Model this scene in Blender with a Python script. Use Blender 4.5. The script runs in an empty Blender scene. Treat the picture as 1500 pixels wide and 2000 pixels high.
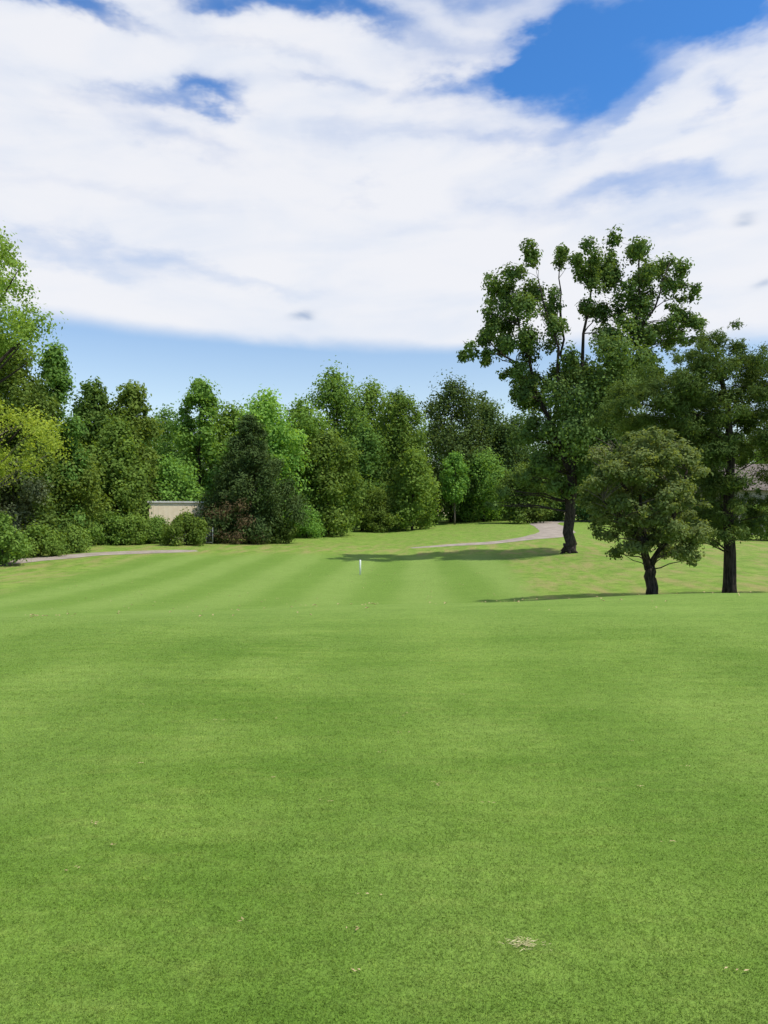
import bpy, math, random
import numpy as np
from mathutils import Vector
C = bpy.context.scene.collection
F = 1444.0; CX = 750.0; HY = 1005.0; CAMZ = 1.65

# ------------------------------------------------------------------ terrain
TY = [-400,0,8,11,13,15,17,20,25,30,40,50,60,75,90,110,122,140,200,900]
COLX = [-60,-20,-8,0,8,14,40]
TZ = [
 [0,0,.02,0,-.28,-.62,-.9,-1.25,-1.6,-1.6,-1.4,-.95,-.6,-.4,-.2,.1,.4,.3,.3,.3],
 [0,0,.02,0,-.26,-.56,-.84,-1.2,-1.6,-1.7,-1.55,-1.1,-.75,-.6,-.35,.1,.4,.3,.3,.3],
 [0,0,.02,.02,-.16,-.42,-.72,-1.12,-1.55,-1.75,-1.62,-1.4,-1.0,-.75,-.4,.1,.5,.3,.3,.3],
 [0,0,.02,.03,.0,-.16,-.42,-.90,-1.45,-1.68,-1.6,-1.45,-1.2,-.9,-.4,.3,.8,.5,.4,.4],
 [0,0,.02,.04,.05,.05,-.18,-.62,-1.14,-1.26,-1.18,-1.05,-.85,-.45,.0,.5,.9,.5,.4,.4],
 [0,0,.02,.04,.05,.05,-.13,-.52,-.95,-.98,-.87,-.75,-.5,0,.4,.75,1.0,.6,.5,.5],
 [0,0,.02,.04,.05,.05,-.1,-.45,-.85,-.9,-.85,-.75,-.5,0,.4,.7,.9,.6,.5,.5]]
_yy = np.arange(-400, 901, 0.5)
_tab = []
for row in TZ:
    z = np.interp(_yy, TY, row)
    k = np.ones(7)/7
    z = np.convolve(np.pad(z, 3, mode='edge'), k, mode='valid')
    _tab.append(z)
_tab = np.array(_tab)
def ground(x, y):
    x = np.asarray(x, float); y = np.asarray(y, float)
    xc = np.clip(x, COLX[0], COLX[-1])
    j = np.clip(np.searchsorted(COLX, xc, side='right')-1, 0, len(COLX)-2)
    cx = np.array(COLX, float)
    t = (xc-cx[j])/(cx[j+1]-cx[j]); t = t*t*(3-2*t)
    f = np.clip((y+400)/0.5, 0, len(_yy)-1.001); i = f.astype(int); fr = f-i
    def s(jj): return _tab[jj, i]*(1-fr)+_tab[jj, i+1]*fr
    z = s(j)*(1-t)+s(j+1)*t
    z = z + .025*np.sin(x*.31+y*.17)*np.sin(y*.23+1.3) + .012*np.sin(x*.9+.5*y)
    return z
def G(x, y): return float(ground(x, y))
def hit(px, py, y0=18.0):
    s = (HY-py)/F; u = (px-CX)/F
    Y = y0
    while Y < 300:
        if CAMZ + s*Y <= G(u*Y, Y): break
        Y += .25
    return (u*Y, Y)

# ------------------------------------------------------------------ node helper
class NT:
    def __init__(s, tree): s.t = tree; s.n = tree.nodes; s.l = tree.links
    def put(s, sock, v):
        if v is None: return
        if isinstance(v, bpy.types.NodeSocket): s.l.new(v, sock)
        else: sock.default_value = v
    def m(s, op, a, b=None, c=None, clamp=False):
        n = s.n.new('ShaderNodeMath'); n.operation = op; n.use_clamp = clamp
        for i, v in enumerate((a, b, c)):
            if v is not None: s.put(n.inputs[i], v)
        return n.outputs[0]
    def smooth(s, v, a, b, lo=0.0, hi=1.0):
        n = s.n.new('ShaderNodeMapRange'); n.interpolation_type = 'SMOOTHSTEP'
        s.put(n.inputs[0], v); s.put(n.inputs[1], a); s.put(n.inputs[2], b); s.put(n.inputs[3], lo); s.put(n.inputs[4], hi)
        return n.outputs[0]
    def mix(s, f, a, b, mode='MIX'):
        n = s.n.new('ShaderNodeMix'); n.data_type = 'RGBA'; n.blend_type = mode
        s.put(n.inputs[0], f)
        for i, v in ((6, a), (7, b)):
            if isinstance(v, tuple) and len(v) == 3: v = (*v, 1)
            s.put(n.inputs[i], v)
        return n.outputs[2]
    def noise(s, vec, scale, detail=3, rough=.55, dist=0):
        n = s.n.new('ShaderNodeTexNoise'); s.put(n.inputs['Vector'], vec)
        n.inputs['Scale'].default_value = scale; n.inputs['Detail'].default_value = detail
        n.inputs['Roughness'].default_value = rough; n.inputs['Distortion'].default_value = dist
        return n.outputs[0]
    def comb(s, x, y, z=0.0):
        n = s.n.new('ShaderNodeCombineXYZ'); s.put(n.inputs[0], x); s.put(n.inputs[1], y); s.put(n.inputs[2], z); return n.outputs[0]
    def sep(s, v):
        n = s.n.new('ShaderNodeSeparateXYZ'); s.put(n.inputs[0], v); return n.outputs
def new_mat(name):
    m = bpy.data.materials.new(name); m.use_nodes = True
    nt = NT(m.node_tree); nt.n.clear()
    out = nt.n.new('ShaderNodeOutputMaterial')
    return m, nt, out
def pbsdf(nt, out, col, rough=.8, bump=None, bstr=.3, bdist=.02):
    b = nt.n.new('ShaderNodeBsdfPrincipled')
    if isinstance(col, tuple) and len(col) == 3: col = (*col, 1)
    nt.put(b.inputs['Base Color'], col); b.inputs['Roughness'].default_value = rough
    b.inputs['Specular IOR Level'].default_value = .15
    if bump is not None:
        bp = nt.n.new('ShaderNodeBump'); bp.inputs['Strength'].default_value = bstr; bp.inputs['Distance'].default_value = bdist
        nt.l.new(bump, bp.inputs['Height']); nt.l.new(bp.outputs[0], b.inputs['Normal'])
    nt.l.new(b.outputs[0], out.inputs[0]); return b

def leaf_mat(name, dark, light, trans=.35):
    m, nt, out = new_mat(name)
    a = nt.n.new('ShaderNodeAttribute'); a.attribute_name = 'tint'
    oi = nt.n.new('ShaderNodeObjectInfo')
    col = nt.mix(a.outputs['Fac'], dark, light)
    hs = nt.n.new('ShaderNodeHueSaturation'); nt.l.new(col, hs.inputs['Color'])
    nt.l.new(nt.m('MULTIPLY_ADD', oi.outputs['Random'], .035, .478), hs.inputs['Hue'])
    nt.l.new(nt.m('MULTIPLY_ADD', oi.outputs['Random'], .45, .85), hs.inputs['Value'])
    hs.inputs['Saturation'].default_value = .95
    col = hs.outputs[0]
    d = nt.n.new('ShaderNodeBsdfDiffuse'); nt.l.new(col, d.inputs[0])
    t = nt.n.new('ShaderNodeBsdfTranslucent'); nt.l.new(nt.mix(1.0, col, (1.6, 1.5, .6), 'MULTIPLY'), t.inputs[0])
    x = nt.n.new('ShaderNodeMixShader'); x.inputs[0].default_value = trans
    nt.l.new(d.outputs[0], x.inputs[1]); nt.l.new(t.outputs[0], x.inputs[2])
    nt.l.new(x.outputs[0], out.inputs[0]); return m
def bark_mat(name, c1, c2):
    m, nt, out = new_mat(name)
    tc = nt.n.new('ShaderNodeTexCoord'); x, y, z = nt.sep(tc.outputs['Object'])
    n = nt.noise(nt.comb(nt.m('MULTIPLY', x, 6.), nt.m('MULTIPLY', y, 6.), z), 3.0, 5, .65)
    pbsdf(nt, out, nt.mix(nt.smooth(n, .35, .65), c1, c2), .95, n, .8, .05); return m

LEAF = {
 'mid':   leaf_mat('leaf_mid',   (.060,.125,.022), (.200,.320,.056), .36),
 'dark':  leaf_mat('leaf_dark',  (.046,.100,.020), (.160,.255,.050), .32),
 'deep':  leaf_mat('leaf_deep',  (.042,.092,.027), (.130,.210,.060), .30),
 'light': leaf_mat('leaf_light', (.095,.190,.030), (.250,.370,.075), .45),
 'yellow':leaf_mat('leaf_yellow',(.140,.225,.022), (.350,.410,.060), .42),
 'shrub': leaf_mat('leaf_shrub', (.070,.152,.024), (.210,.340,.058), .38),
 'hero':  leaf_mat('leaf_hero',  (.042,.084,.022), (.150,.215,.060), .32),
 'dog':   leaf_mat('leaf_dogwood',(.075,.140,.036), (.240,.320,.115), .40),
 'cedar': leaf_mat('leaf_cedar', (.036,.072,.019), (.125,.185,.044), .28),
 'conifer': leaf_mat('leaf_conifer', (.024,.054,.018), (.090,.140,.040), .2),
 'brown': leaf_mat('leaf_dead',  (.060,.038,.020), (.150,.100,.055), .1),
 'grey':  leaf_mat('leaf_greyish',(.060,.085,.045), (.160,.190,.100), .25),
}
BARK = bark_mat('bark_dark', (.018,.014,.011), (.065,.052,.042))
BARKG = bark_mat('bark_grey', (.06,.05,.04), (.20,.17,.14))

# ------------------------------------------------------------------ mesh helpers
def poly_mesh(name, V, tint=None):
    n, k, _ = V.shape
    me = bpy.data.meshes.new(name)
    me.vertices.add(n*k); me.vertices.foreach_set('co', V.reshape(-1).astype(np.float32))
    me.loops.add(n*k); me.loops.foreach_set('vertex_index', np.arange(n*k, dtype=np.int32))
    me.polygons.add(n); me.polygons.foreach_set('loop_start', np.arange(0, n*k, k, dtype=np.int32))
    me.update(calc_edges=True)
    if tint is not None:
        a = me.attributes.new('tint', 'FLOAT', 'FACE'); a.data.foreach_set('value', tint.astype(np.float32))
    return me
def link(name, me, mat, parent=None, loc=None):
    o = bpy.data.objects.new(name, me); C.objects.link(o)
    if mat: me.materials.append(mat)
    if parent: o.parent = parent
    if loc: o.location = loc
    return o
def root(name, label, cat, loc, group=None, rz=0):
    o = bpy.data.objects.new(name, None); C.objects.link(o); o.location = loc; o.rotation_euler = (0, 0, rz)
    o.empty_display_size = .3
    o['label'] = label; o['category'] = cat
    if group: o['group'] = group
    return o
def tagm(o, label, cat, group=None, kind=None):
    o['label'] = label; o['category'] = cat
    if group: o['group'] = group
    if kind: o['kind'] = kind
class MB:
    def __init__(s): s.v = []; s.f = []; s.sm = []
    def tube(s, pts, rad, n=7, wob=0.0):
        pts = [np.array(p, float) for p in pts]; b = len(s.v); prev = None
        for i, p in enumerate(pts):
            d = pts[min(i+1, len(pts)-1)]-pts[max(i-1, 0)]; d = d/(np.linalg.norm(d)+1e-9)
            if prev is None:
                a = np.array([1., 0, 0]) if abs(d[0]) < .9 else np.array([0, 1., 0])
            else: a = prev
            u = a-d*np.dot(a, d); u /= np.linalg.norm(u)+1e-9; w = np.cross(d, u); prev = u
            for k in range(n):
                t = 2*math.pi*k/n; r = rad[i]*(1+wob*math.sin(3*t+i*.7)+wob*.6*math.sin(5*t-i))
                s.v.append(tuple(p+(u*math.cos(t)+w*math.sin(t))*r))
        for i in range(len(pts)-1):
            for k in range(n):
                s.f.append((b+i*n+k, b+i*n+(k+1) % n, b+(i+1)*n+(k+1) % n, b+(i+1)*n+k)); s.sm.append(True)
        s.f.append(tuple(b+(len(pts)-1)*n+k for k in range(n))); s.sm.append(False)
        s.f.append(tuple(b+k for k in reversed(range(n)))); s.sm.append(False)
    def box(s, lo, hi):
        b = len(s.v); x0, y0, z0 = lo; x1, y1, z1 = hi
        s.v += [(x0,y0,z0),(x1,y0,z0),(x1,y1,z0),(x0,y1,z0),(x0,y0,z1),(x1,y0,z1),(x1,y1,z1),(x0,y1,z1)]
        for f in ((0,3,2,1),(4,5,6,7),(0,1,5,4),(1,2,6,5),(2,3,7,6),(3,0,4,7)):
            s.f.append(tuple(b+i for i in f)); s.sm.append(False)
    def build(s, name, mat, parent=None, loc=None):
        me = bpy.data.meshes.new(name); me.from_pydata(s.v, [], s.f); me.update()
        me.polygons.foreach_set('use_smooth', s.sm)
        return link(name, me, mat, parent, loc)
def curve(p0, p1, sag=0.0, n=6, jit=0.0, rng=None):
    p0 = np.array(p0, float); p1 = np.array(p1, float); out = []
    for i in range(n+1):
        t = i/n; p = p0*(1-t)+p1*t; p[2] += sag*math.sin(math.pi*t)
        if rng is not None and 0 < i < n: p += rng.normal(0, jit, 3)
        out.append(p)
    return out
def leaves(cl, count, L, W, rng, squash=.8, spread=.36, shell=.78, npuff=14, upb=.35, needle=False, droop=0.):
    cl = np.asarray(cl, float); n = len(cl)
    w = cl[:, 3]*cl[:, 4]; w = w/w.sum()
    ci = rng.choice(n, count, p=w)
    pd = rng.normal(size=(n, npuff, 3)); pd /= np.linalg.norm(pd, axis=2, keepdims=True)
    pr = rng.uniform(.45, 1.15, (n, npuff, 1)); pd = pd*pr
    ps = rng.uniform(.55, 1.3, (n, npuff))
    pi_ = rng.randint(0, npuff, count)
    d = pd[ci, pi_]
    g = rng.normal(size=(count, 3)); gl = np.linalg.norm(g, axis=1, keepdims=True); g = g/gl*np.minimum(gl, 1.9+.25*rng.uniform(0, 1, (count, 1)))
    g = g*spread*ps[ci, pi_][:, None]
    rad = np.stack([cl[ci, 3], cl[ci, 3], cl[ci, 4]*squash/.8], 1)
    off = (d*shell+g)
    P = cl[ci, :3]+off*rad
    if droop: P[:, 2] -= droop*np.abs(rng.normal(size=count))
    nr = off*.9+rng.normal(size=(count, 3))*.6; nr[:, 2] += upb
    nr /= np.linalg.norm(nr, axis=1, keepdims=True)+1e-9
    t = rng.normal(size=(count, 3))
    if needle: t = off+rng.normal(size=(count, 3))*.5; t[:, 2] += .2
    t -= nr*np.sum(t*nr, 1, keepdims=True); t /= np.linalg.norm(t, axis=1, keepdims=True)+1e-9
    b = np.cross(nr, t)
    l = (L*rng.uniform(.6, 1.25, count))[:, None]; wd = (W*rng.uniform(.6, 1.25, count))[:, None]
    V = np.stack([P-t*l*.5, P+b*wd*.5-t*l*.08, P+t*l*.5, P-b*wd*.5-t*l*.08], 1)
    ct = rng.uniform(0, 1, n); pt = rng.uniform(0, 1, (n, npuff))
    tint = np.clip(.35*ct[ci]+.3*pt[ci, pi_]+.35*rng.uniform(0, 1, count), 0, 1)
    return V, tint

def env(shape, t):
    if shape == 'round': return .25*(1-t)+.8*math.sqrt(max(0, 1-abs(1.7*t-.7)**2.6)) if t < .999 else .2
    if shape == 'column': return math.sqrt(max(0.04, 1-t**6))*(.88+.12*math.sin(t*7))
    if shape == 'cone': return min(1, 1.25*(1-t)**.75+.04)
    if shape == 'broad': return min(1, .55+t*.9)*math.sqrt(max(0, 1-t**4))
    if shape == 'tall': return (.85+.15*math.sin(math.pi*min(1, t*.9+.1)))*(max(0.05, 1-t**3.6))**.55
    return 1
def tree(name, label, cat, x, y, H, R, mat='mid', shape='tall', base=.03, count=11000, L=.36, W=.25, seed=1, group=None,
         ncl=64, cr=.29, bark=None, tr=None, needle=False, spread=.42):
    rng = np.random.RandomState(seed)
    z0 = G(x, y); rt = root(name, label, cat, (x, y, z0-.05), group)
    tr = tr or max(.10, H*.014)
    cl = []
    p1, p2, p3 = rng.uniform(0, 6.3, 3)
    for i in range(ncl):
        t = (i+rng.uniform(0, 1))/ncl
        a = rng.uniform(0, 2*math.pi)
        e = env(shape, t)*R*(1+.16*math.sin(2*a+p1+3*t)+.10*math.sin(3*a+p2-5*t))
        rr = e*math.sqrt(rng.uniform(.12, 1))*.88
        r = R*cr*rng.uniform(.6, 1.35)*((.5+.5*(1-t)) if shape == 'cone' else 1.0)
        rr = max(0, min(rr, e*1.1-r*.6))
        top = H*(1-.10*abs(math.sin(a*1.5+p3))*(rr/(R+.01)))
        cl.append((rr*math.cos(a), rr*math.sin(a), H*base+r*.5+t*(top-H*base-r*1.35), r, r*rng.uniform(.8, 1.15)))
    V, ti = leaves(cl, count, L, W, rng, needle=needle, spread=spread)
    V[:, :, 2] = np.maximum(V[:, :, 2], .03)
    mb = MB()
    ph = rng.uniform(0, 6)
    top = H*.82
    tp = [(math.sin(ph+k*.7)*.015*H*(k/7), math.cos(ph+k)*.015*H*(k/7), top*k/7) for k in range(8)]
    mb.tube(tp, [tr*(1.25 if k == 0 else 1)*(1-.12*k) for k in range(8)], 8, .06)
    for c in cl[::3]:
        zt = max(.12*H, c[2]-abs(c[0])*.6-.08*H); k = min(6.99, zt/top*7); j = int(k); f = k-j
        p = [tp[j][q]*(1-f)+tp[j+1][q]*f for q in range(3)]
        mb.tube(curve(p, c[:3], .1, 4, .05*R*.3, rng), [tr*.35*(1-.2*q) for q in range(5)], 5)
    mb.build('trunk', bark or BARK, rt)
    link('crown', poly_mesh('crown', V, ti), LEAF[mat], rt)
    return rt
def T(px, top, Y, hw, label, name='broadleaf_tree', cat='tree', **k):
    x = (px-CX)/F*Y; g = G(x, Y)
    H = (HY-top)/F*Y+CAMZ-g; R = hw/F*Y
    return tree(name, label, cat, x, Y, H, R, **k)

# ------------------------------------------------------------------ ground
def grass_colour(nt):
    g = nt.n.new('ShaderNodeNewGeometry'); P = g.outputs['Position']; x, y, z = nt.sep(P)
    big = nt.noise(P, .12, 3, .5)
    wob = nt.m('MULTIPLY', nt.m('SUBTRACT', big, .5), 1.2)
    xs = nt.m('ADD', nt.m('ADD', x, nt.m('MULTIPLY', y, -.035)), wob)
    st = nt.m('SINE', nt.m('MULTIPLY', nt.m('ADD', xs, .4), 2*math.pi/3.9))
    st = nt.smooth(st, -.95, .95)
    st2 = nt.smooth(nt.m('SINE', nt.m('MULTIPLY', nt.m('ADD', xs, 1.0), 2*math.pi/2.1)), -1., 1.)
    far = nt.smooth(y, 15, 30)
    e1 = nt.smooth(nt.m('ADD', x, wob), -18., -15.)
    e2 = nt.smooth(nt.m('SUBTRACT', x, nt.m('MULTIPLY', y, .11)), 1.8, 3.3, 1, 0)
    q = nt.m('ADD', y, nt.m('MULTIPLY', nt.m('POWER', nt.m('ABSOLUTE', nt.m('ADD', x, 4.5)), 2.0), .03))
    e3 = nt.smooth(nt.m('ADD', q, wob), 52.5, 57, 1, 0)
    fw = nt.m('MULTIPLY', nt.m('MULTIPLY', e1, e2), e3)
    fw = nt.m('MAXIMUM', fw, nt.smooth(y, 17, 26, 1, 0))
    sv = nt.comb(nt.m('MULTIPLY', x, .28), nt.m('MULTIPLY', y, 1.0), 0.)
    s1 = nt.noise(sv, .9, 6, .66); s2 = nt.noise(P, 1.6, 4, .6); s3 = nt.noise(P, .5, 4, .6); s4 = nt.noise(sv, 7., 6, .7); s5 = nt.noise(sv, 2.6, 5, .65)
    base = nt.mix(nt.smooth(s1, .30, .70), (.090,.170,.019), (.150,.240,.038))
    base = nt.mix(nt.m('MULTIPLY', nt.smooth(s3, .42, .62), .38), base, (.185,.272,.056))
    base = nt.mix(nt.m('MULTIPLY', nt.smooth(s5, .46, .66), .30), base, (.085,.160,.018))
    base = nt.mix(nt.m('MULTIPLY', nt.smooth(s4, .46, .70), .34), base, (.215,.275,.060))
    base = nt.mix(nt.m('MULTIPLY', st2, nt.m('MULTIPLY', nt.smooth(y, 9, 15, 1, 0), .30)), base, (.075,.152,.016))
    base = nt.mix(nt.m('MULTIPLY', nt.smooth(y, 8, 13), .35), base, (.165,.255,.055))
    stm = nt.m('MULTIPLY', st, nt.m('MULTIPLY_ADD', far, .40, .04))
    stm = nt.m('MULTIPLY', stm, nt.smooth(s2, .2, .65, .6, 1.15))
    strp = nt.mix(stm, nt.mix(nt.m('MULTIPLY', far, .6), base, (.100,.180,.022)), (.205,.288,.070))
    rv = nt.comb(nt.m('MULTIPLY', nt.m('SUBTRACT', x, nt.m('MULTIPLY', y, .11)), 1.6), nt.m('MULTIPLY', y, .35), 0.)
    rn = nt.noise(rv, .7, 5, .65)
    near = nt.smooth(y, 58, 72, 1, .3)
    rough = nt.mix(nt.smooth(s2, .35, .65), (.110,.190,.024), (.172,.255,.042))
    rough = nt.mix(nt.m('MULTIPLY', nt.smooth(rn, .42, .66), nt.m('MULTIPLY', near, .75)), rough, (.250,.215,.085))
    col = nt.mix(fw, rough, strp)
    f1 = nt.noise(P, 70, 3, .7); f2 = nt.noise(P, 220, 2, .7); f3 = nt.noise(P, 12, 4, .7)
    k = nt.m('ADD', nt.m('MULTIPLY', f1, .5), nt.m('MULTIPLY', f2, .5))
    k = nt.m('ADD', nt.m('MULTIPLY', k, .80), nt.m('MULTIPLY', f3, .20))
    gr = nt.smooth(k, .38, .62, .66, 1.36)
    col = nt.mix(1.0, col, nt.comb(gr, gr, gr), 'MULTIPLY')
    return col, k, f2
M_G, nt, out = new_mat('grass_turf')
col, k, f2 = grass_colour(nt)
pbsdf(nt, out, col, .95, k, .7, .02)
M_B, nt, out = new_mat('grass_blades')
col, k, f2 = grass_colour(nt)
a = nt.n.new('ShaderNodeAttribute'); a.attribute_name = 'tint'
col = nt.mix(1.0, col, nt.mix(a.outputs['Fac'], (.90,.93,.8), (2.4,2.0,2.5)), 'MULTIPLY')
d = nt.n.new('ShaderNodeBsdfDiffuse'); nt.l.new(col, d.inputs[0])
t = nt.n.new('ShaderNodeBsdfTranslucent'); nt.l.new(col, t.inputs[0])
x = nt.n.new('ShaderNodeMixShader'); x.inputs[0].default_value = .4
nt.l.new(d.outputs[0], x.inputs[1]); nt.l.new(t.outputs[0], x.inputs[2]); nt.l.new(x.outputs[0], out.inputs[0])

xs = np.concatenate([np.array([-900,-600,-400,-250,-160,-110,-85]), np.arange(-70, 70.1, .7), np.array([85,110,160,250,400,600,900])])
ys = np.concatenate([np.array([-300,-150,-70,-30,-12]), np.arange(-5, 140, .5), np.arange(142, 200, 4), np.array([220,260,320,400,550,800])])
X, Yg = np.meshgrid(xs, ys); Z = ground(X, Yg)
V = np.stack([X, Yg, Z], -1).reshape(-1, 3); nx, ny = len(xs), len(ys)
I = np.arange(nx*ny).reshape(ny, nx)
Fq = np.stack([I[:-1, :-1], I[:-1, 1:], I[1:, 1:], I[1:, :-1]], -1).reshape(-1, 4)
me = bpy.data.meshes.new('ground'); me.vertices.add(len(V)); me.vertices.foreach_set('co', V.reshape(-1))
me.loops.add(Fq.size); me.loops.foreach_set('vertex_index', Fq.reshape(-1).astype(np.int32))
me.polygons.add(len(Fq)); me.polygons.foreach_set('loop_start', np.arange(0, Fq.size, 4, dtype=np.int32)); me.update(calc_edges=True)
me.polygons.foreach_set('use_smooth', np.ones(len(Fq), bool))
g = link('ground', me, M_G); g['kind'] = 'structure'

N = 520000; r = np.random.RandomState(3)
yb = 2.0*(14.5/2.0)**r.uniform(0, 1, N); xb = (r.uniform(-1, 1, N))*(.60*yb+.35)
zb = ground(xb, yb)
h = r.uniform(.004, .012, N)*np.clip((15.-yb)/5, .15, 1); w = .00085*np.sqrt(yb/2)*r.uniform(.7, 1.5, N)*1.3
an = r.uniform(0, 2*math.pi, N); ln = r.normal(0, .75, (N, 2))*h[:, None]
B = np.stack([xb, yb, zb-.001], 1); sd = np.stack([np.cos(an)*w, np.sin(an)*w, 0*w], 1)
tip = B+np.stack([ln[:, 0], ln[:, 1], h], 1)
o = link('mown_grass', poly_mesh('mown_grass', np.stack([B-sd, B+sd, tip], 1), r.uniform(0, 1, N)**2), M_B)
tagm(o, 'short mown green fairway grass covering the near ground', 'grass', kind='stuff')

# ------------------------------------------------------------------ cart path
M_P, nt, out = new_mat('path_asphalt')
gg = nt.n.new('ShaderNodeNewGeometry'); n1 = nt.noise(gg.outputs['Position'], 1.2, 4, .6); n2 = nt.noise(gg.outputs['Position'], 30, 3, .7)
pbsdf(nt, out, nt.mix(nt.smooth(nt.m('ADD', nt.m('MULTIPLY', n1, .6), nt.m('MULTIPLY', n2, .4)), .35, .65), (.22,.185,.155), (.34,.295,.25)), .9, n2, .3)
ctrl = [hit(*p) for p in ((-260,1135),(0,1101),(120,1089),(250,1080),(400,1076),(560,1074.5),(700,1073.5),(820,1069),(920,1063),(1000,1056),(1060,1048),(1088,1039),(1075,1029),(1062,1023))]
ctrl += [(ctrl[-1][0]+3, ctrl[-1][1]+8), (ctrl[-1][0]+9, ctrl[-1][1]+14), (ctrl[-1][0]+22, ctrl[-1][1]+17), (ctrl[-1][0]+45, ctrl[-1][1]+16)]
def catmull(P, step=.5):
    P = [np.array(p, float) for p in P]; P = [2*P[0]-P[1]]+P+[2*P[-1]-P[-2]]; out = []
    for i in range(1, len(P)-2):
        n = max(2, int(np.linalg.norm(P[i+1]-P[i])/step))
        for k in range(n):
            t = k/n; out.append(.5*((2*P[i])+(-P[i-1]+P[i+1])*t+(2*P[i-1]-5*P[i]+4*P[i+1]-P[i+2])*t*t+(-P[i-1]+3*P[i]-3*P[i+1]+P[i+2])*t**3))
    return out
pc = catmull(ctrl); v = []; f = []
cols = [-1.15,-.6,0,.6,1.15]
for i, p in enumerate(pc):
    d = pc[min(i+1, len(pc)-1)]-pc[max(i-1, 0)]; d /= np.linalg.norm(d)+1e-9; nrm = np.array([-d[1], d[0]])
    mid = min(1, max(0, 1.8-abs(p[0]+5.5)/6)); wsc = (1-.5*mid)*(1.5 if p[0] > 14 else 1+.5*max(0, (p[0]-6)/8))
    for c in cols:
        q = p+nrm*(c*wsc+.05*math.sin(i*.9)*(abs(c) > 1)); v.append((q[0], q[1], G(q[0], q[1])+(.045 if abs(c) < 1 else .015)-(.10+.02*math.sin(p[0]*1.7))*mid))
for i in range(len(pc)-1):
    for k_ in range(4):
        a_ = i*5+k_; f.append((a_, a_+1, a_+6, a_+5))
me = bpy.data.meshes.new('path'); me.from_pydata(v, [], f); me.update(); p_ = link('path', me, M_P); p_['kind'] = 'structure'

# ------------------------------------------------------------------ big tree
def pix(px, py, Y0, bx, bz, dy=0):
    return np.array([(px-CX)/F*Y0-bx, dy, CAMZ+(HY-py)/F*Y0-bz])
def near_pt(limbs, c):
    best = None
    for L_ in limbs:
        for i, p in enumerate(L_[0]):
            dd = np.linalg.norm(p-c)+max(0, p[2]-c[2]+.3)*2
            if best is None or dd < best[0]: best = (dd, p, L_[1][i])
    return best
BY = 48.0; bx = (1112-CX)/F*BY; bz = G(bx, BY)-.05
bt = root('large_tree', 'tallest tree with a wide open forked crown, standing alone beside the path bend', 'tree', (bx, BY, bz))
spec = [(1030,518,25),(1000,552,31),(960,570,24),(1045,560,28),(1072,598,25),(970,612,27),(1012,615,34),(943,660,26),(920,688,19),(985,668,30),(1030,676,34),(1078,654,29),(956,702,18),(1000,728,25),(1048,736,33),(1090,720,32),(1016,778,25),(1068,790,40),
(1100,500,21),(1128,516,25),(1168,502,27),(1195,493,23),(1150,546,26),(1192,542,30),(1230,500,27),(1246,550,27),(1290,518,27),(1307,554,24),(1270,588,30),(1218,596,32),(1162,604,30),(1326,584,18),
(1310,618,25),(1338,640,21),(1354,622,11),(1282,644,27),(1238,652,32),(1186,658,34),(1316,668,20),(1345,668,12),(1266,700,29),(1216,710,34),(1165,712,42),(1296,724,18),(1240,758,34),(1182,768,48),(1130,798,50),(1200,825,40),(1150,855,45),(1100,855,43),(1050,835,31),(1085,905,36),(1138,910,36),(1050,905,26),(1016,862,18),(1095,955,22),(1062,950,21),(1022,938,16),(988,962,12),(963,990,11),(1145,955,22),(1188,885,32),(1225,830,28),(1124,748,34)]
r = np.random.RandomState(21); cl = []
for (px, py, rr) in spec:
    ws = min(4.2, 2.2+ .03*rr)
    if rr > 41: parts = [(r.uniform(-3.6, -1), .9, 0, 0), (r.uniform(1, 3.8), .9, 0, 0)]
    else: parts = [(r.uniform(-ws, ws)*.8, .56, r.uniform(-.6, .6), r.uniform(-.5, .5)) for _ in range(4)]
    for dy, k_, ox, oz in parts:
        c = pix(px+ox*rr, py+oz*rr, BY, bx, bz, dy); rw = rr/F*BY*k_; cl.append((*c, rw, rw))
cl = np.array(cl)
def PL(pts, r0, r1, jit=.0):
    P = [pix(a, b, BY, bx, bz, c) for a, b, c in pts]
    out = []
    for i in range(len(P)-1):
        for k in range(3): out.append(P[i]*(1-k/3)+P[i+1]*k/3)
    out.append(P[-1]); n = len(out)
    out = [p+(r.normal(0, .07, 3) if 0 < i < n-1 else 0) for i, p in enumerate(out)]
    return out, [r0*(1-i/(n-1))+r1*i/(n-1) for i in range(n)]
tk = PL([(1110,1079,0),(1112,1060,0),(1114,1000,0),(1118,930,0),(1122,880,.1)], .36, .29)
tk[1][0] = .50; tk[1][1] = .41; tk[1][2] = .37; tk[1][3] = .36
mb = MB(); mb.tube(tk[0], tk[1], 14, .06)
for a in range(6):
    an = a*1.05+.3; mb.tube([(math.cos(an)*.2, math.sin(an)*.2, .5), (math.cos(an)*.36, math.sin(an)*.36, .18), (math.cos(an)*.68, math.sin(an)*.68, -.04)], [.15, .12, .05], 7)
mb.build('trunk', BARK, bt)
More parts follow.
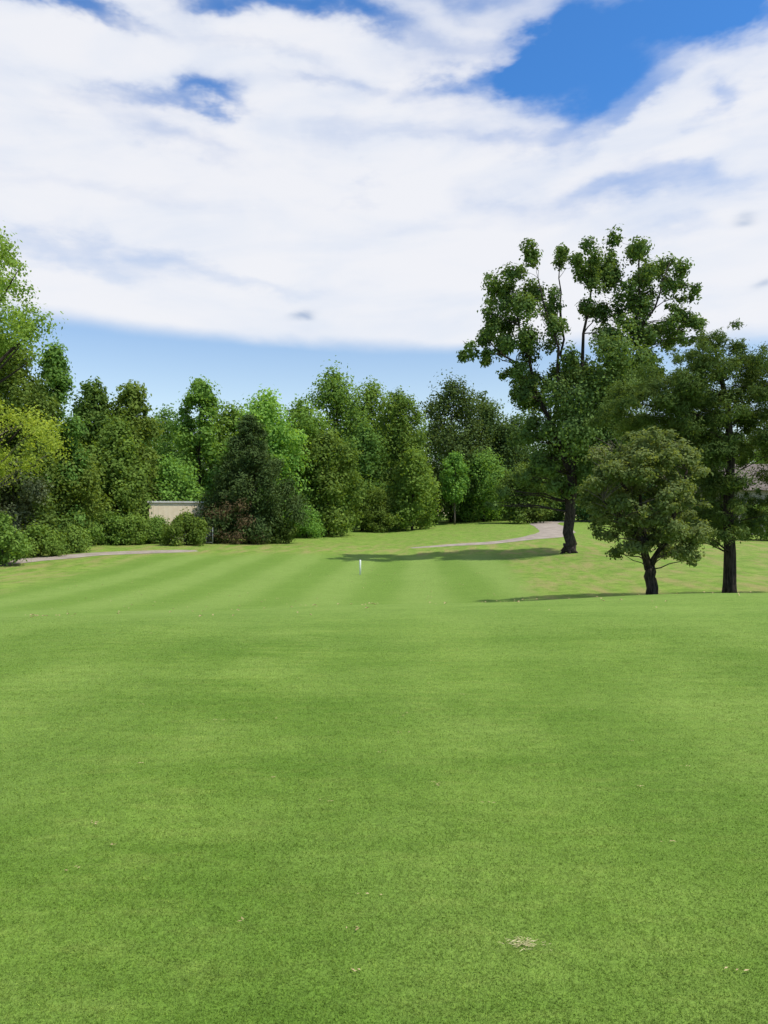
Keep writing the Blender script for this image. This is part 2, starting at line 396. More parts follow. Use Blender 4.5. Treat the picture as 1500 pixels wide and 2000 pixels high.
limbs = [PL([(1118,930,0),(1090,850,.4),(1055,760,.8),(1025,660,1.0),(1005,560,.6)], .22, .04),
         PL([(1060,775,.7),(1000,710,-.4),(945,665,-.8)], .11, .03),
         PL([(1120,900,0),(1090,790,-1.2),(1075,690,-2),(1040,560,-1.8)], .18, .03),
         PL([(1122,880,0),(1130,780,.2),(1145,650,.4),(1165,505,.2)], .22, .03),
         PL([(1126,800,.2),(1110,680,1.6),(1108,580,1.8),(1102,505,1.2)], .11, .03),
         PL([(1122,890,0),(1165,790,-.6),(1205,700,-1.2),(1240,610,-1.4),(1238,510,-1)], .19, .03),
         PL([(1165,790,-.6),(1225,720,.8),(1285,650,1.4),(1340,635,1.0)], .12, .03),
         PL([(1205,700,-1.2),(1255,620,-2),(1290,530,-1.6)], .10, .03),
         PL([(1122,900,0),(1160,840,2),(1200,760,3),(1215,700,3.2)], .14, .04)]
for L_ in limbs:
    mb = MB(); mb.tube(L_[0], L_[1], 8, .05); mb.build('limb', BARK, bt)
mb = MB()
for c in cl:
    d_, p, rad = near_pt(limbs+[tk], c[:3])
    mb.tube(curve(p, c[:3], .2, 5, .08, r), [min(.05, rad*.5)*(1-.15*q) for q in range(6)], 5)
    e = c[:3]+r.normal(0, .55, 3)*c[3]; mb.tube([c[:3], (c[:3]+e)/2+r.normal(0, .05, 3), e], [.03, .02, .01], 4)
mb.build('twigs', BARK, bt)
Vb, ti = leaves(cl, 105000, .21, .15, r, spread=.42, shell=.9, npuff=11)
link('crown', poly_mesh('crown', Vb, ti), LEAF['hero'], bt)

# ------------------------------------------------------------------ small tree (right front)
SY = 20.0; sx = (1272-CX)/F*SY; sz = G(sx, SY)-.04
st = root('small_tree', 'small low spreading tree with a forked trunk, in front of the tallest tree', 'tree', (sx, SY, sz))
def ppix(px, py, dy=0): return pix(px, py, SY, sx, sz, dy)
r = np.random.RandomState(5); cl = []
for lay, (pc_, py0, half) in enumerate([(1272,866,62),(1245,884,92),(1258,910,108),(1245,938,110),(1255,968,113),(1262,1000,108),(1265,1030,98),(1275,1054,82)]):
    for i in range(20):
        a = r.uniform(0, 2*math.pi); q = math.sqrt(r.uniform(.06, 1)); py = py0+r.uniform(-20, 20)+q*8
        c = ppix(pc_+math.cos(a)*half*q, py, math.sin(a)*half*q/F*SY*.95-.1); rr = r.uniform(.13, .26)
        cl.append((*c, rr*1.15, rr*.75))
for px, py in ((1150,1000),(1152,955),(1165,925),(1205,1062),(1212,1080),(1225,1070),(1325,1072),(1345,1092),(1352,1045),(1310,1082),(1250,1058),(1180,1042),(1335,1068),(1362,1005)):
    c = ppix(px, py, r.uniform(-.6, .6)); cl.append((*c, .18, .15))
cl = np.array(cl)
def pl(pts, r0, r1):
    P = [ppix(*p) for p in pts]; out = []
    for i in range(len(P)-1):
        for k in range(3): out.append(P[i]*(1-k/3)+P[i+1]*k/3)
    out.append(P[-1]); n = len(out); out = [p+(r.normal(0, .02, 3) if 0 < i < n-1 else 0) for i, p in enumerate(out)]
    return out, [r0*(1-i/(n-1))+r1*i/(n-1) for i in range(n)]
tk = pl([(1273,1168,0),(1271,1135,0),(1268,1108,0)], .17, .14)
limbs = [pl([(1268,1112,0),(1256,1062,0),(1235,970,.2),(1200,900,.3)], .12, .03), pl([(1269,1112,0),(1298,1055,-.1),(1315,980,-.3),(1330,920,-.4)], .09, .03),
         pl([(1262,1085,0),(1258,1000,.3),(1262,900,.5)], .07, .03), pl([(1258,1070,0),(1210,1010,-.4),(1165,980,-.6)], .05, .02),
         pl([(1295,1065,0),(1330,1045,.5),(1355,1030,.7)], .04, .02)]
mb = MB(); mb.tube(tk[0], tk[1], 10, .06); mb.build('trunk', BARK, st)
for L_ in limbs: mb = MB(); mb.tube(L_[0], L_[1], 7, .05); mb.build('limb', BARK, st)
mb = MB()
for c in cl:
    d_, p, rad = near_pt(limbs, c[:3]); mb.tube(curve(p, c[:3], .05, 4, .03, r), [min(.02, rad*.5)*(1-.15*q) for q in range(5)], 4)
for q in range(34):
    s = ppix(1190+r.uniform(-25, 35), 900+r.uniform(-30, 30), r.uniform(-.4, .3)); e = s+np.array([-r.uniform(.1, .5), r.uniform(-.2, .2), r.uniform(.1, .4)])
    mb.tube(curve(s, e, .03, 3, .02, r), [.009, .008, .006, .004], 4)
mb.build('twigs', BARKG, st)
Vb, ti = leaves(cl, 44000, .095, .062, r, spread=.42, shell=.9, npuff=10, upb=.7)
link('crown', poly_mesh('crown', Vb, ti), LEAF['dog'], st)

# ------------------------------------------------------------------ cedars (right front)
def cedar(label, px0, spec, trunk, seed, count, group=None, tr=.2, Y0=SY+2.6):
    global r
    x0 = (px0-CX)/F*Y0; z0 = G(x0, Y0)-.04; rt = root('cedar_tree', label, 'tree', (x0, Y0, z0), group)
    r = np.random.RandomState(seed); P = [pix(a, b, Y0, x0, z0, c) for a, b, c in trunk]; P[0] = np.array([P[0][0], 0, -.06]); out = []
    for i in range(len(P)-1):
        for k in range(3): out.append(P[i]*(1-k/3)+P[i+1]*k/3)
    out.append(P[-1]); n = len(out); rad = [tr*(1-.85*i/(n-1)) for i in range(n)]; rad[0] *= 1.15
    mb = MB(); mb.tube(out, rad, 10, .08); mb.build('trunk', BARK, rt)
    cl = []
    for (a, b, rx, ry) in spec:
        for k in range(9):
            dy = r.uniform(-1.6, 1.9); c = pix(a+r.uniform(-1, 1)*rx, b+r.uniform(-1.5, 1.5)*ry, Y0, x0, z0, dy)
            q = r.uniform(.28, .60); cl.append((*c, rx/F*Y0*q*.9, (ry*1.3+4)/F*Y0*q))
    cl = np.array(cl); mb = MB()
    for c in cl[::3]:
        d_, p, ra = near_pt([(out, rad)], c[:3]); mb.tube(curve(p, c[:3], .1, 5, .05, r), [min(.022, ra*.35)*(1-.16*q) for q in range(6)], 4)
    mb.build('branches', BARK, rt)
    Vb, ti = leaves(cl, count, .13, .036, r, spread=.5, shell=1.0, npuff=8, upb=.3, needle=True)
    link('crown', poly_mesh('crown', Vb, ti), LEAF['cedar'], rt)
cedar('dark cedar with wispy feathery branches and a bare straight trunk, right of the small tree', 1425,
  [(1395,672,24,12),(1345,697,30,14),(1420,700,40,16),(1470,712,26,14),(1320,730,44,16),(1380,740,50,20),(1440,745,44,20),(1490,755,20,14),(1265,752,38,12),(1230,778,28,11),(1310,775,50,19),(1370,785,56,22),(1435,790,50,22),(1240,800,40,13),(1195,805,22,9),
   (1300,815,55,20),(1365,830,55,22),(1430,835,48,22),(1480,800,28,16),(1255,835,35,11),(1350,870,46,20),(1400,875,42,20),(1470,850,22,12),(1370,915,46,20),(1400,945,36,18),(1365,975,40,18),(1400,990,30,14),(1370,1025,38,14),(1392,1045,28,10),(1345,1048,22,9),(1445,1022,24,12),(1485,890,18,12),(1462,955,18,10),(1480,985,20,10)],
  [(1425,1175,0),(1425,1080,0),(1421,1000,0),(1428,900,0),(1425,800,.1),(1405,720,0),(1395,672,0)], 31, 92000, tr=.205)
cedar('dark cedar leaning in from the right edge of the photo, its trunk outside the view', 1585,
  [(1530,715,40,18),(1560,760,60,22),(1500,750,26,16),(1590,700,50,20),(1540,810,50,22),(1600,820,60,22),(1512,860,30,16),(1570,870,55,22),(1530,930,42,20),(1600,930,50,22),(1508,985,34,18),(1570,1010,50,18),(1490,1022,28,12)],
  [(1585,1175,0),(1585,1000,0),(1580,850,0),(1575,700,0)], 32, 34000, tr=.2)

# ------------------------------------------------------------------ left trees
T(-35,435,46,146,'tall pale green tree with airy foliage at the left edge, highest on that side', mat='light', shape='column', base=.62, count=12500, L=.23, W=.15, seed=41, ncl=80, cr=.13, name='tall_tree', spread=.62)
T(0,640,52,125,'dark broad tree directly behind the yellow green tree at the left edge', mat='dark', shape='round', count=28000, L=.28, W=.2, seed=42, ncl=70, cr=.24)
T(105,668,56,52,'narrow dark tree with a ragged top, right of the tall pale tree', mat='dark', shape='tall', count=17000, L=.28, W=.2, seed=43)
T(-60,762,44,194,'yellow green tree with arching grey limbs, leaning in low at the left edge', mat='yellow', shape='broad', base=.52, count=10500, L=.19, W=.12, seed=44, ncl=90, cr=.08, bark=BARKG, tr=.14, name='yellow_tree', spread=.65)
T(185,735,68,62,'dark round topped tree, first of the pair right of the ragged tree', mat='dark', shape='tall', count=16000, seed=45)
T(255,742,69,58,'dark tree with two tops above the hedge left of the shed', mat='mid', shape='tall', count=16000, seed=46)
T(120,845,58,90,'low full green tree in front of the ragged dark tree at left', mat='mid', shape='round', count=18000, L=.28, W=.2, seed=47)
T(388,735,78,56,'slim light green tree with a square top, behind the shed', mat='shrub', shape='column', count=16000, seed=48)
T(320,792,84,90,'shadowy tree between the two topped tree and the slim tree', mat='dark', shape='round', count=15000, seed=49)
T(325,890,72,82,'low spreading bright tree right behind the shed roof', mat='mid', shape='round', count=13000, seed=50, L=.3)
T(228,815,64,68,'dense green tree rising behind the vine hedge', mat='mid', shape='round', count=16000, seed=51, L=.3)
T(520,760,76,80,'bright green tree standing over the dark conifer', mat='light', shape='round', count=18000, seed=52)
T(450,788,82,72,'mid green tree seen just left over the dark conifer', mat='mid', shape='round', count=14000, seed=53)
T(590,775,82,78,'yellowish green tree right of the bright tree', mat='shrub', shape='round', count=18000, seed=54)
T(640,835,80,68,'low leafy green tree sloping down to the fairway edge', mat='mid', shape='round', count=15000, seed=55)
T(655,718,104,82,'tall tree with a twin round top at the middle of the tree line', mat='mid', shape='tall', count=21000, seed=56, L=.4, W=.28)
T(722,742,106,66,'slender tall tree on the right shoulder of the twin topped tree', mat='shrub', shape='round', count=15000, seed=57, L=.4, W=.28)
T(708,825,92,60,'vine covered dark tree in the middle foreground of the tree line', mat='dark', shape='round', count=15000, seed=58)
T(785,755,96,64,'broad shouldered tree left of the gap in the tree line', mat='mid', shape='column', count=19000, seed=59, L=.38, W=.27)
T(805,872,90,56,'small vine draped tree with hanging leaves over the knoll', mat='shrub', shape='round', count=11000, seed=60)
T(882,735,108,84,'tall dark green tree just left of the tallest lone tree', mat='deep', shape='tall', count=22000, seed=61, L=.4, W=.28)
T(942,762,112,64,'bluish dark tree on the right flank of the tall dark green one', mat='deep', shape='round', count=15000, seed=62, L=.4, W=.28)
T(888,880,100,32,'young light green tree with a thin pale trunk behind the knoll', mat='shrub', shape='broad', base=.3, count=6000, seed=63, bark=BARKG, tr=.12, name='young_tree')
T(945,875,104,62,'low mid green tree left of the drooping branch of the lone tree', mat='mid', shape='round', count=12000, seed=64)
T(1005,800,112,74,'shaded tree glimpsed behind the left half of the lone tree', mat='deep', shape='round', count=14000, seed=65, L=.4, W=.28)
T(1030,900,96,60,'dark shaded low tree left of the lone tree trunk', mat='dark', shape='round', count=12000, seed=66)
T(1110,845,110,80,'shaded tree glimpsed straight behind the lone tree trunk', mat='deep', shape='round', count=13000, seed=67, L=.4, W=.28)
T(1205,825,104,85,'shaded tree glimpsed between the lone tree and the small tree', mat='deep', shape='round', count=13000, seed=68, L=.4, W=.28)
T(1330,805,100,88,'shaded tree hidden mostly behind the cedar branches', mat='deep', shape='round', count=13000, seed=69, L=.4, W=.28)
T(1560,740,80,84,'green tree standing over the house at the right edge', mat='mid', shape='tall', count=13000, seed=70)
T(1410,840,96,66,'green tree to the left of the house behind the cedar trunk', mat='dark', shape='round', count=11000, seed=71)
wood = T(60,780,118,150,'dim background tree of the wood behind the tree line', mat='deep', shape='column', count=20000, L=.46, W=.32, seed=80, group='background trees of the wood', cr=.26, ncl=80)
for i, (px, Y, s) in enumerate([(180,122,1.0),(300,125,.96),(430,128,1.0),(540,126,1.0),(640,130,.98),(760,132,.98),(850,134,1.0),(960,138,1.0),(1110,140,.9),(1230,136,.93),(1350,134,.96),(1480,130,.93),(1600,128,.96),(-80,116,1.05),(-200,100,1.1),(1720,120,1.0)]):
    c = wood.copy(); C.objects.link(c); xx = (px-CX)/F*Y; c.location = (xx, Y, G(xx, Y)); c.rotation_euler = (0, 0, i*1.3); c.scale = (s, s, s*.96)
    for ch in list(wood.children):
        d = ch.copy(); C.objects.link(d); d.parent = c

# ------------------------------------------------------------------ shrubs
def S(px, top, Y, hw, label, mat='shrub', seed=1, count=5000, L=.2, group=None, name='shrub', cat='shrub', **k):
    return T(px, top, Y, hw, label, name=name, cat=cat, mat=mat, shape='round', base=.02, count=count, L=L, W=L*.7, seed=seed, ncl=24, cr=.34, tr=.05, group=group, **k)
S(364,998,60,42,'neat rounded bright green bush in front of the shed', seed=101, count=9000, spread=.3)
S(308,1008,62,36,'low leafy green bush against the left half of the shed front', seed=102, count=7000)
S(256,1000,60,38,'bushy green shrub at the left corner of the shed', mat='shrub', seed=124, count=7000)
S(215,1002,60,44,'vine covered bush in the hedge under the two topped tree', mat='mid', seed=103, count=7000)
S(160,1000,58,44,'mid green bush in the hedge under the ragged dark tree', mat='mid', seed=104, count=7000)
S(95,975,55,54,'tall dark bush in the hedge near the left edge', mat='dark', seed=105, count=8000)
S(25,895,50,62,'greyish green bush with dull leaves at the left edge', mat='grey', seed=106, count=12000)
S(5,1005,44,48,'low dark green clump of weeds at the far left of the hedge', mat='mid', seed=107, count=6000)
S(75,1020,49,42,'low bright weed clump in front of the tall dark bush', seed=108, count=5000)
S(135,1026,52,40,'low leafy weed clump right of the bright weeds', mat='mid', seed=109, count=4000)
S(548,1012,66,30,'small dark shrub at the right foot of the conifer', mat='dark', seed=110, count=4500)
S(598,985,76,38,'pale green bush beneath the yellowish tree', seed=111, count=6000)
S(738,950,89,52,'large round smooth bush at the middle of the tree line', mat='mid', seed=112, count=11000, L=.24, spread=.3)
S(645,985,84,34,'mid green bush left of the large round bush', mat='mid', seed=113, count=5000, L=.24)
S(832,965,100,26,'small light bush on the left shoulder of the knoll', mat='shrub', seed=114, count=4500, L=.26)
S(905,985,112,48,'low dark bush along the top of the knoll', mat='dark', seed=115, count=6000, L=.28)
S(975,985,112,40,'shaded bush on the right half of the knoll', mat='deep', seed=116, count=6000, L=.28)
S(1032,978,106,22,'bright yellow green bush by the path bend', mat='light', seed=117, count=4000, L=.26)
S(1078,990,108,26,'low light bush just left of the lone tree trunk', mat='shrub', seed=118, count=4000, L=.26)
S(1160,985,112,40,'low bush right of the lone tree trunk, across the path', mat='mid', seed=119, count=5000, L=.28)
S(1250,985,108,45,'low dark bush seen under the small tree', mat='dark', seed=120, count=5000, L=.28)
S(1340,985,100,40,'low bush seen left of the bare cedar trunk', mat='mid', seed=121, count=5000, L=.28)
S(1415,975,70,42,'dark full bush at the left corner of the house', mat='dark', seed=123, count=7000)
S(1485,975,61,44,'bright low bush in front of the house wall', mat='mid', seed=122, count=7000)

cxp = (488-CX)/F*66; cH = (HY-806)/F*66+CAMZ-G(cxp, 66)
cf = tree('conifer_tree', 'dark dense conifer with brown dead lower boughs, right of the shed', 'tree', cxp, 66, cH, 98/F*66, mat='conifer', shape='cone', base=.03, count=44000, L=.34, W=.12, seed=90, ncl=120, cr=.24, needle=True, spread=.42)
r = np.random.RandomState(91); cl = []
for i in range(16):
    a = r.uniform(-2.6, -.9); q = r.uniform(3.2, 4.1); cl.append((math.cos(a)*q*.95-.4, math.sin(a)*q, r.uniform(.5, 3.4), .5, .45))
Vb, ti = leaves(cl, 2600, .26, .05, r, needle=True, spread=.7)
o = link('dead_foliage', poly_mesh('dead_foliage', Vb, ti), LEAF['brown'], cf); o['label'] = 'brown dead lower boughs'

# ------------------------------------------------------------------ shed
def simple(name, c1, c2, sc=3, rough=.7):
    m, nt, out = new_mat(name); tc = nt.n.new('ShaderNodeTexCoord'); n = nt.noise(tc.outputs['Object'], sc, 5, .65)
    pbsdf(nt, out, nt.mix(nt.smooth(n, .35, .65), c1, c2), rough, n, .1, .005); return m
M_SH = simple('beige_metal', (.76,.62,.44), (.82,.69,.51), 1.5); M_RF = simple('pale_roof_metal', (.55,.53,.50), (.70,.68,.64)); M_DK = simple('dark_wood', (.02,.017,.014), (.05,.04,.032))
M_WH = simple('white_paint', (.78,.78,.76), (.84,.84,.82), 8, .5); M_GM = simple('galvanised_metal', (.2,.21,.22), (.32,.33,.34), 12, .5)
Ys = 66.; x0 = (294-CX)/F*Ys; x1 = (406-CX)/F*Ys; xm = (x0+x1)/2; hw = (x1-x0)/2; gz = G(xm, Ys)
Hs = (HY-979)/F*Ys+CAMZ-gz
sh = root('shed', 'low shed with a beige ribbed metal front and thin flat roof, behind the rounded bush', 'shed', (xm, Ys, gz), rz=math.radians(14))
def ribbed(mb, xa, xb, y, za, zb, step=.4, d=.015):
    n = max(1, int((xb-xa)/step))
    for i in range(n):
        a = xa+(xb-xa)*i/n; b = xa+(xb-xa)*(i+1)/n; mb.box((a, y, za), (b-.05, y+.05, zb)); mb.box((b-.05, y-d, za), (b, y+.05, zb))
mb = MB(); ribbed(mb, -hw, hw-.5, -.05, .05, Hs-.16); mb.build('front_wall', M_SH, sh)
mb = MB(); ribbed(mb, hw-.49, hw, -.05, Hs-.9, Hs-.16); mb.build('fascia', M_SH, sh)
mb = MB(); mb.box((-hw-.15, -.16, Hs-.13), (hw+.15, 4.2, Hs)); n = 16
for i in range(n): a = -hw-.1+(2*hw+.2)*i/n; mb.box((a, -.17, Hs+.002), (a+.06, 4.2, Hs+.03))
mb.build('roof', M_RF, sh)
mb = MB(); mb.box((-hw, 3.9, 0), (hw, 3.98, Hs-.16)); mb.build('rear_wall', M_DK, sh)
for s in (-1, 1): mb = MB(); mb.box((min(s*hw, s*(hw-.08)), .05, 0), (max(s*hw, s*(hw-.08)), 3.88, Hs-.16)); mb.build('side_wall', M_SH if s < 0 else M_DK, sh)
gx, gy = (409-CX)/F*62, 62.; gz = G(gx, gy); gt = root('gate', 'small grey metal mesh gate beside the right end of the shed', 'gate', (gx, gy, gz))
for s in (-.28, .28): mb = MB(); mb.tube([(s, 0, -.05), (s, 0, 1.4)], [.03, .03], 8); mb.build('post', M_GM, gt)
mb = MB()
for z in (.15, .75, 1.3): mb.tube([(-.25, 0, z), (.25, 0, z)], [.014, .014], 6)
for k in range(6): mb.tube([(-.24+.09*k, .01, .15), (-.24+.09*k, .01, 1.3)], [.006, .006], 4)
mb.build('mesh_panel', M_GM, gt)

# ------------------------------------------------------------------ house on the right
hx, hy = 37.5, 68.; hz = G(hx, hy); hs = root('house', 'pale house with a grey brown roof, half hidden behind the cedar trunk', 'house', (hx, hy, hz))
M_SD, nt, out = new_mat('pale_siding'); tc = nt.n.new('ShaderNodeTexCoord'); x_, y_, z_ = nt.sep(tc.outputs['Object']); w_ = nt.m('FRACT', nt.m('MULTIPLY', z_, 5.))
pbsdf(nt, out, nt.mix(w_, (.22,.20,.18), (.30,.28,.26)), .8, w_, .5, .02)
M_SG = simple('roof_shingle', (.11,.09,.08), (.19,.16,.145), 6, .9); M_GL = simple('window_glass', (.03,.04,.05), (.05,.06,.07), 1, .1)
mb = MB(); mb.box((-5, 0, -.2), (7, 8, 4.2)); mb.build('wall', M_SD, hs)
mb = MB(); b = len(mb.v); mb.v += [(-5.5,-.5,4.1),(7.5,-.5,4.1),(7.5,8.5,4.1),(-5.5,8.5,4.1),(-5.5,4,6.8),(7.5,4,6.8)]
for f_ in ((0,1,5,4),(2,3,4,5),(3,0,4),(1,2,5),(0,3,2,1)): mb.f.append(f_); mb.sm.append(False)
rf = mb.build('roof', M_SG, hs); mb = MB(); mb.box((2, 4.5, 5.5), (2.8, 5.2, 7.5)); mb.build('chimney', M_SG, rf)
for wx in (-3.5, -.5, 2.5, 5.0):
    mb = MB()
    for bb in (((wx-.08,-.05,1.2),(wx,.0,2.8)), ((wx+1.1,-.05,1.2),(wx+1.18,.0,2.8)), ((wx-.08,-.05,2.8),(wx+1.18,.0,2.9)), ((wx-.08,-.07,1.1),(wx+1.18,.0,1.2)), ((wx,-.04,1.97),(wx+1.1,-.005,2.03))): mb.box(*bb)
    w = mb.build('window', M_WH, hs); mb = MB(); mb.box((wx, -.02, 1.2), (wx+1.1, -.004, 1.97)); mb.box((wx, -.02, 2.03), (wx+1.1, -.004, 2.8)); mb.build('pane', M_GL, w)

# ------------------------------------------------------------------ stake, clippings
ky = 40.; kx = (703.5-CX)/F*ky; mb = MB(); mb.tube([(0,0,-.1),(0,0,.76),(0,0,.79),(0,0,.80)], [.05,.05,.038,.012], 14)
o = mb.build('marker_stake', M_WH, None, (kx, ky, G(kx, ky))); tagm(o, 'thin white distance stake standing in the middle of the striped fairway', 'stake')
M_ST = simple('dry_straw', (.38,.34,.16), (.60,.54,.32), 40, .9); M_DL = simple('dead_leaf', (.26,.19,.09), (.50,.40,.22), 30, .9)
def strips(pts, n, spread, L, W, seed, up=.009):
    r = np.random.RandomState(seed); out = []
    for (px, py) in pts:
        Y = CAMZ*F/(py-HY); cx_ = (px-CX)/F*Y
        for k in range(n):
            q = np.array([cx_+r.normal(0, spread), Y+r.normal(0, spread*.4)]); a = r.normal(0, .6); l = L*r.uniform(.4, 1.2)*.5; w = W*r.uniform(.6, 1.2)*.5
            d = np.array([math.cos(a), math.sin(a)]); nn = np.array([-d[1], d[0]]); z = G(*q)+up+r.uniform(0, .004)
            z2 = z+r.uniform(-.003, .004)
            out.append([(*(q-d*l-nn*w*.3), z), (*(q+nn*w*-1), (z+z2)/2+.001), (*(q+d*l), z2), (*(q+nn*w), (z+z2)/2+.001)])
    return np.array(out)
o = link('dry_grass_clump', poly_mesh('dry_grass_clump', strips([(1022,1862)], 90, .045, .030, .0026, 1, .007)), M_ST)
tagm(o, 'straw coloured tuft of dry clippings lying on the nearest grass', 'dry grass', kind='stuff')
r = np.random.RandomState(77); pts = [(302,1230),(585,1331),(845,1541),(850,1545),(1440,1916),(790,1405),(905,1361),(780,1440),(525,1530),(270,1500),(950,1580),(740,1480),(1150,1390),(840,1293),(380,1195),(300,1205)]
pts += [(r.uniform(100, 1450), 1190+760*r.uniform(0, 1)**2) for _ in range(40)]
o = link('grass_clippings', poly_mesh('grass_clippings', strips(pts, 3, .022, .024, .008, 2, .010)), M_DL)
tagm(o, 'tan dead leaves and clippings scattered thinly over the fairway', 'clippings', kind='stuff')
r = np.random.RandomState(78); lit = []
for _ in range(520):
    Y = r.uniform(12, 60); X_ = r.uniform(-.5, .5)*Y; q = np.array([X_, Y]); z = G(*q)+.03; s = r.uniform(.02, .055)
    a = r.uniform(0, 3.1); d = np.array([math.cos(a), math.sin(a)])*s; nn = np.array([-d[1], d[0]])*.5
    lit.append([(*(q-d), z), (*(q-nn), z+.02), (*(q+d), z+.01), (*(q+nn), z+.02)])
o = link('fallen_leaves', poly_mesh('fallen_leaves', np.array(lit)), M_DL); tagm(o, 'tiny pale fallen leaves dotted over the far striped fairway and rough', 'leaves', kind='stuff')

# ------------------------------------------------------------------ sky
SUN_EL = math.radians(58); SUN_AZ_VEC = (math.cos(math.radians(-24)), math.sin(math.radians(-24)))
W = bpy.data.worlds.new("World"); bpy.context.scene.world = W; W.use_nodes = True
nt = NT(W.node_tree); nt.n.clear(); out = nt.n.new('ShaderNodeOutputWorld'); bg = nt.n.new('ShaderNodeBackground'); bg.inputs[1].default_value = .1
sky = nt.n.new('ShaderNodeTexSky'); sky.sky_type = 'NISHITA'; sky.sun_disc = False; sky.sun_elevation = SUN_EL
sky.sun_rotation = math.atan2(SUN_AZ_VEC[0], SUN_AZ_VEC[1]); sky.air_density = 1.0; sky.dust_density = .4; sky.ozone_density = 2.5
tc = nt.n.new('ShaderNodeTexCoord'); dv = tc.outputs['Generated']; x, y, z = nt.sep(dv)
az = nt.m('ARCTAN2', x, y); el = nt.m('ARCSINE', z)
zz = nt.m('ADD', nt.m('MAXIMUM', z, 0.), .12)
pu = nt.m('DIVIDE', x, zz); pv = nt.m('DIVIDE', y, zz)
def ae(sx_, sy_, off): return nt.comb(nt.m('MULTIPLY', az, sx_), nt.m('MULTIPLY', el, sy_), off)
w1 = nt.noise(ae(1., 2.2, 0.), 3.2, 6, .58); w2 = nt.noise(ae(1., 2.2, 5.), 3.2, 6, .58)
azd = nt.m('ADD', az, nt.m('MULTIPLY', nt.m('SUBTRACT', w1, .5), .42)); eld = nt.m('ADD', el, nt.m('MULTIPLY', nt.m('SUBTRACT', w2, .5), .18))
def dirp(px, py):
    a = math.atan((px-CX)/F); return a, math.atan((HY-py)/F*math.cos(a))
def blob(px, py, rx, ry, ang, s, A=azd, E=eld):
    a0, e0 = dirp(px, py); k = math.cos(a0)**2; ra = rx/F*k; re = ry/F*math.cos(e0)**2
    c, sn = math.cos(math.radians(ang)), math.sin(math.radians(ang))
    dx = nt.m('SUBTRACT', A, a0); dy = nt.m('SUBTRACT', E, e0)
    u = nt.m('ADD', nt.m('MULTIPLY', dx, c/ra), nt.m('MULTIPLY', dy, sn/ra)); v = nt.m('ADD', nt.m('MULTIPLY', dx, -sn/re), nt.m('MULTIPLY', dy, c/re))
    q = nt.m('ADD', nt.m('MULTIPLY', u, u), nt.m('MULTIPLY', v, v))
    return nt.m('MULTIPLY', nt.m('EXPONENT', nt.m('MULTIPLY', q, -1.)), s)
holes = [(1200,58,300,95,0,1.3),(1000,110,140,50,28,.8),(1450,15,180,65,0,.9),(1150,165,150,46,-8,.65),(330,192,150,28,3,.66),(410,216,80,20,-10,.38),(645,200,70,16,0,.4),
 (560,14,270,36,-4,1.0),(120,5,210,26,-5,.95),(320,268,120,36,-10,.42),(1195,376,240,38,-6,.68),(1060,240,170,40,10,.5),(670,356,100,16,0,.35),(150,508,220,28,-3,.48),(470,535,210,22,-4,.38),(1485,195,50,30,0,.5),
 (860,170,140,30,15,.45),(1330,330,130,26,-15,.3),(600,-90,900,70,0,.8),(760,290,280,28,4,.28),(1250,215,140,20,12,.35),(1400,470,160,24,-4,.28),(250,380,240,24,5,.25),(900,420,260,22,-3,.2),(560,130,200,20,-14,.25)]
S_ = None
for h_ in holes:
    b = blob(*h_); S_ = b if S_ is None else nt.m('ADD', S_, b)
fb = nt.noise(nt.comb(nt.m('MULTIPLY', pu, 1.), nt.m('MULTIPLY', pv, .6), 0.), 1.5, 6, .48, .4)
fine = nt.noise(ae(1., 2.6, 2.), 6., 7, .53, .4)
wisp = nt.noise(nt.comb(nt.m('ADD', az, nt.m('MULTIPLY', el, .8)), nt.m('MULTIPLY', nt.m('SUBTRACT', el, nt.m('MULTIPLY', az, .12)), 5.), 9.), 3.5, 6, .52, .8)
dens = nt.m('SUBTRACT', 1.08, S_)
for n_, k_ in ((fb, .45), (fine, .5), (wisp, .5)): dens = nt.m('ADD', dens, nt.m('MULTIPLY', nt.m('SUBTRACT', n_, .5), k_))
dens = nt.smooth(dens, -.12, 1.06)
dens = nt.m('MULTIPLY', dens, .95)
edge = nt.m('ADD', nt.m('MULTIPLY_ADD', az, -.028, .2165), nt.m('MULTIPLY', nt.m('SUBTRACT', w2, .5), .03))
ed = nt.smooth(nt.m('SUBTRACT', el, edge), -.006, nt.m('MULTIPLY_ADD', fine, .05, -.004))
dens = nt.m('MULTIPLY', dens, ed)
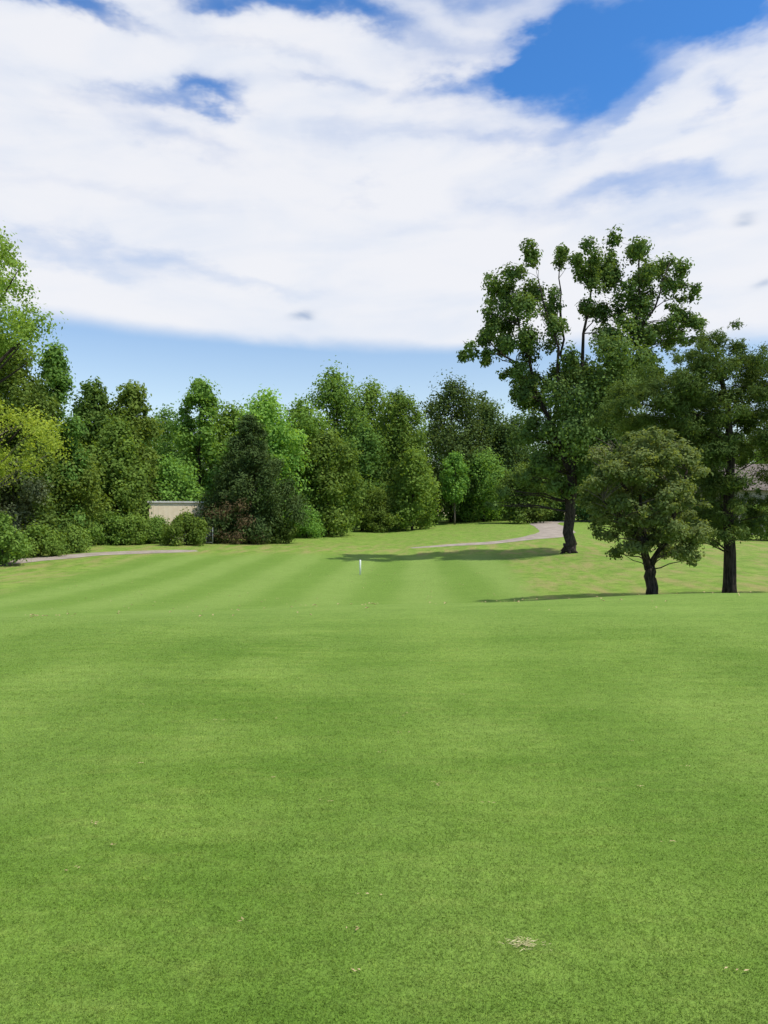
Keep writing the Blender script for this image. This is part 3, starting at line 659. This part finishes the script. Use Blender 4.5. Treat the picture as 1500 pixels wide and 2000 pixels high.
back = nt.smooth(y, -.25, .25); dens = nt.m('MULTIPLY', dens, nt.m('MULTIPLY_ADD', back, .8, .2))
grey = None
for g_ in ((588,616,22,8,10,.75),(600,622,12,7,0,.5),(1458,426,20,9,0,.6),(1492,551,22,8,20,.6)):
    b = blob(*g_, A=nt.m('ADD', az, nt.m('MULTIPLY', nt.m('SUBTRACT', w1, .5), .03)), E=nt.m('ADD', el, nt.m('MULTIPLY', nt.m('SUBTRACT', fine, .5), .05))); grey = b if grey is None else nt.m('ADD', grey, b)
cc = nt.mix(nt.smooth(nt.m('ADD', nt.m('MULTIPLY', wisp, .5), nt.m('MULTIPLY', fine, .5)), .36, .60), (8.3,8.65,9.4), (9.1,9.15,9.5))
cc = nt.mix(nt.m('MINIMUM', grey, 1.0), cc, (4.2,5.1,6.8))
gain = nt.mix(nt.smooth(el, .12, .52), (2.0,1.80,1.62), (.60,1.30,1.95))
skc = nt.mix(1.0, sky.outputs[0], gain, 'MULTIPLY')
nt.l.new(nt.mix(dens, skc, cc), bg.inputs[0]); nt.l.new(bg.outputs[0], out.inputs[0])

sl = bpy.data.lights.new('sun', 'SUN'); sl.energy = 4.95; sl.angle = math.radians(.5); sl.color = (1, .95, .85)
so = bpy.data.objects.new('sun', sl); C.objects.link(so)
dvec = Vector((SUN_AZ_VEC[0]*math.cos(SUN_EL), SUN_AZ_VEC[1]*math.cos(SUN_EL), math.sin(SUN_EL)))
so.rotation_euler = dvec.to_track_quat('Z', 'Y').to_euler(); so.location = (40, -10, 60)

cam = bpy.data.cameras.new('camera'); co = bpy.data.objects.new('camera', cam); C.objects.link(co)
cam.sensor_fit = 'VERTICAL'; cam.sensor_height = 36; cam.lens = 26; cam.clip_end = 3000; cam.clip_start = .05
co.location = (0, 0, CAMZ); co.rotation_euler = (math.radians(90+.2), 0, 0)
bpy.context.scene.camera = co
sc = bpy.context.scene; sc.view_settings.view_transform = 'Standard'; sc.view_settings.look = 'None'; sc.view_settings.exposure = 0
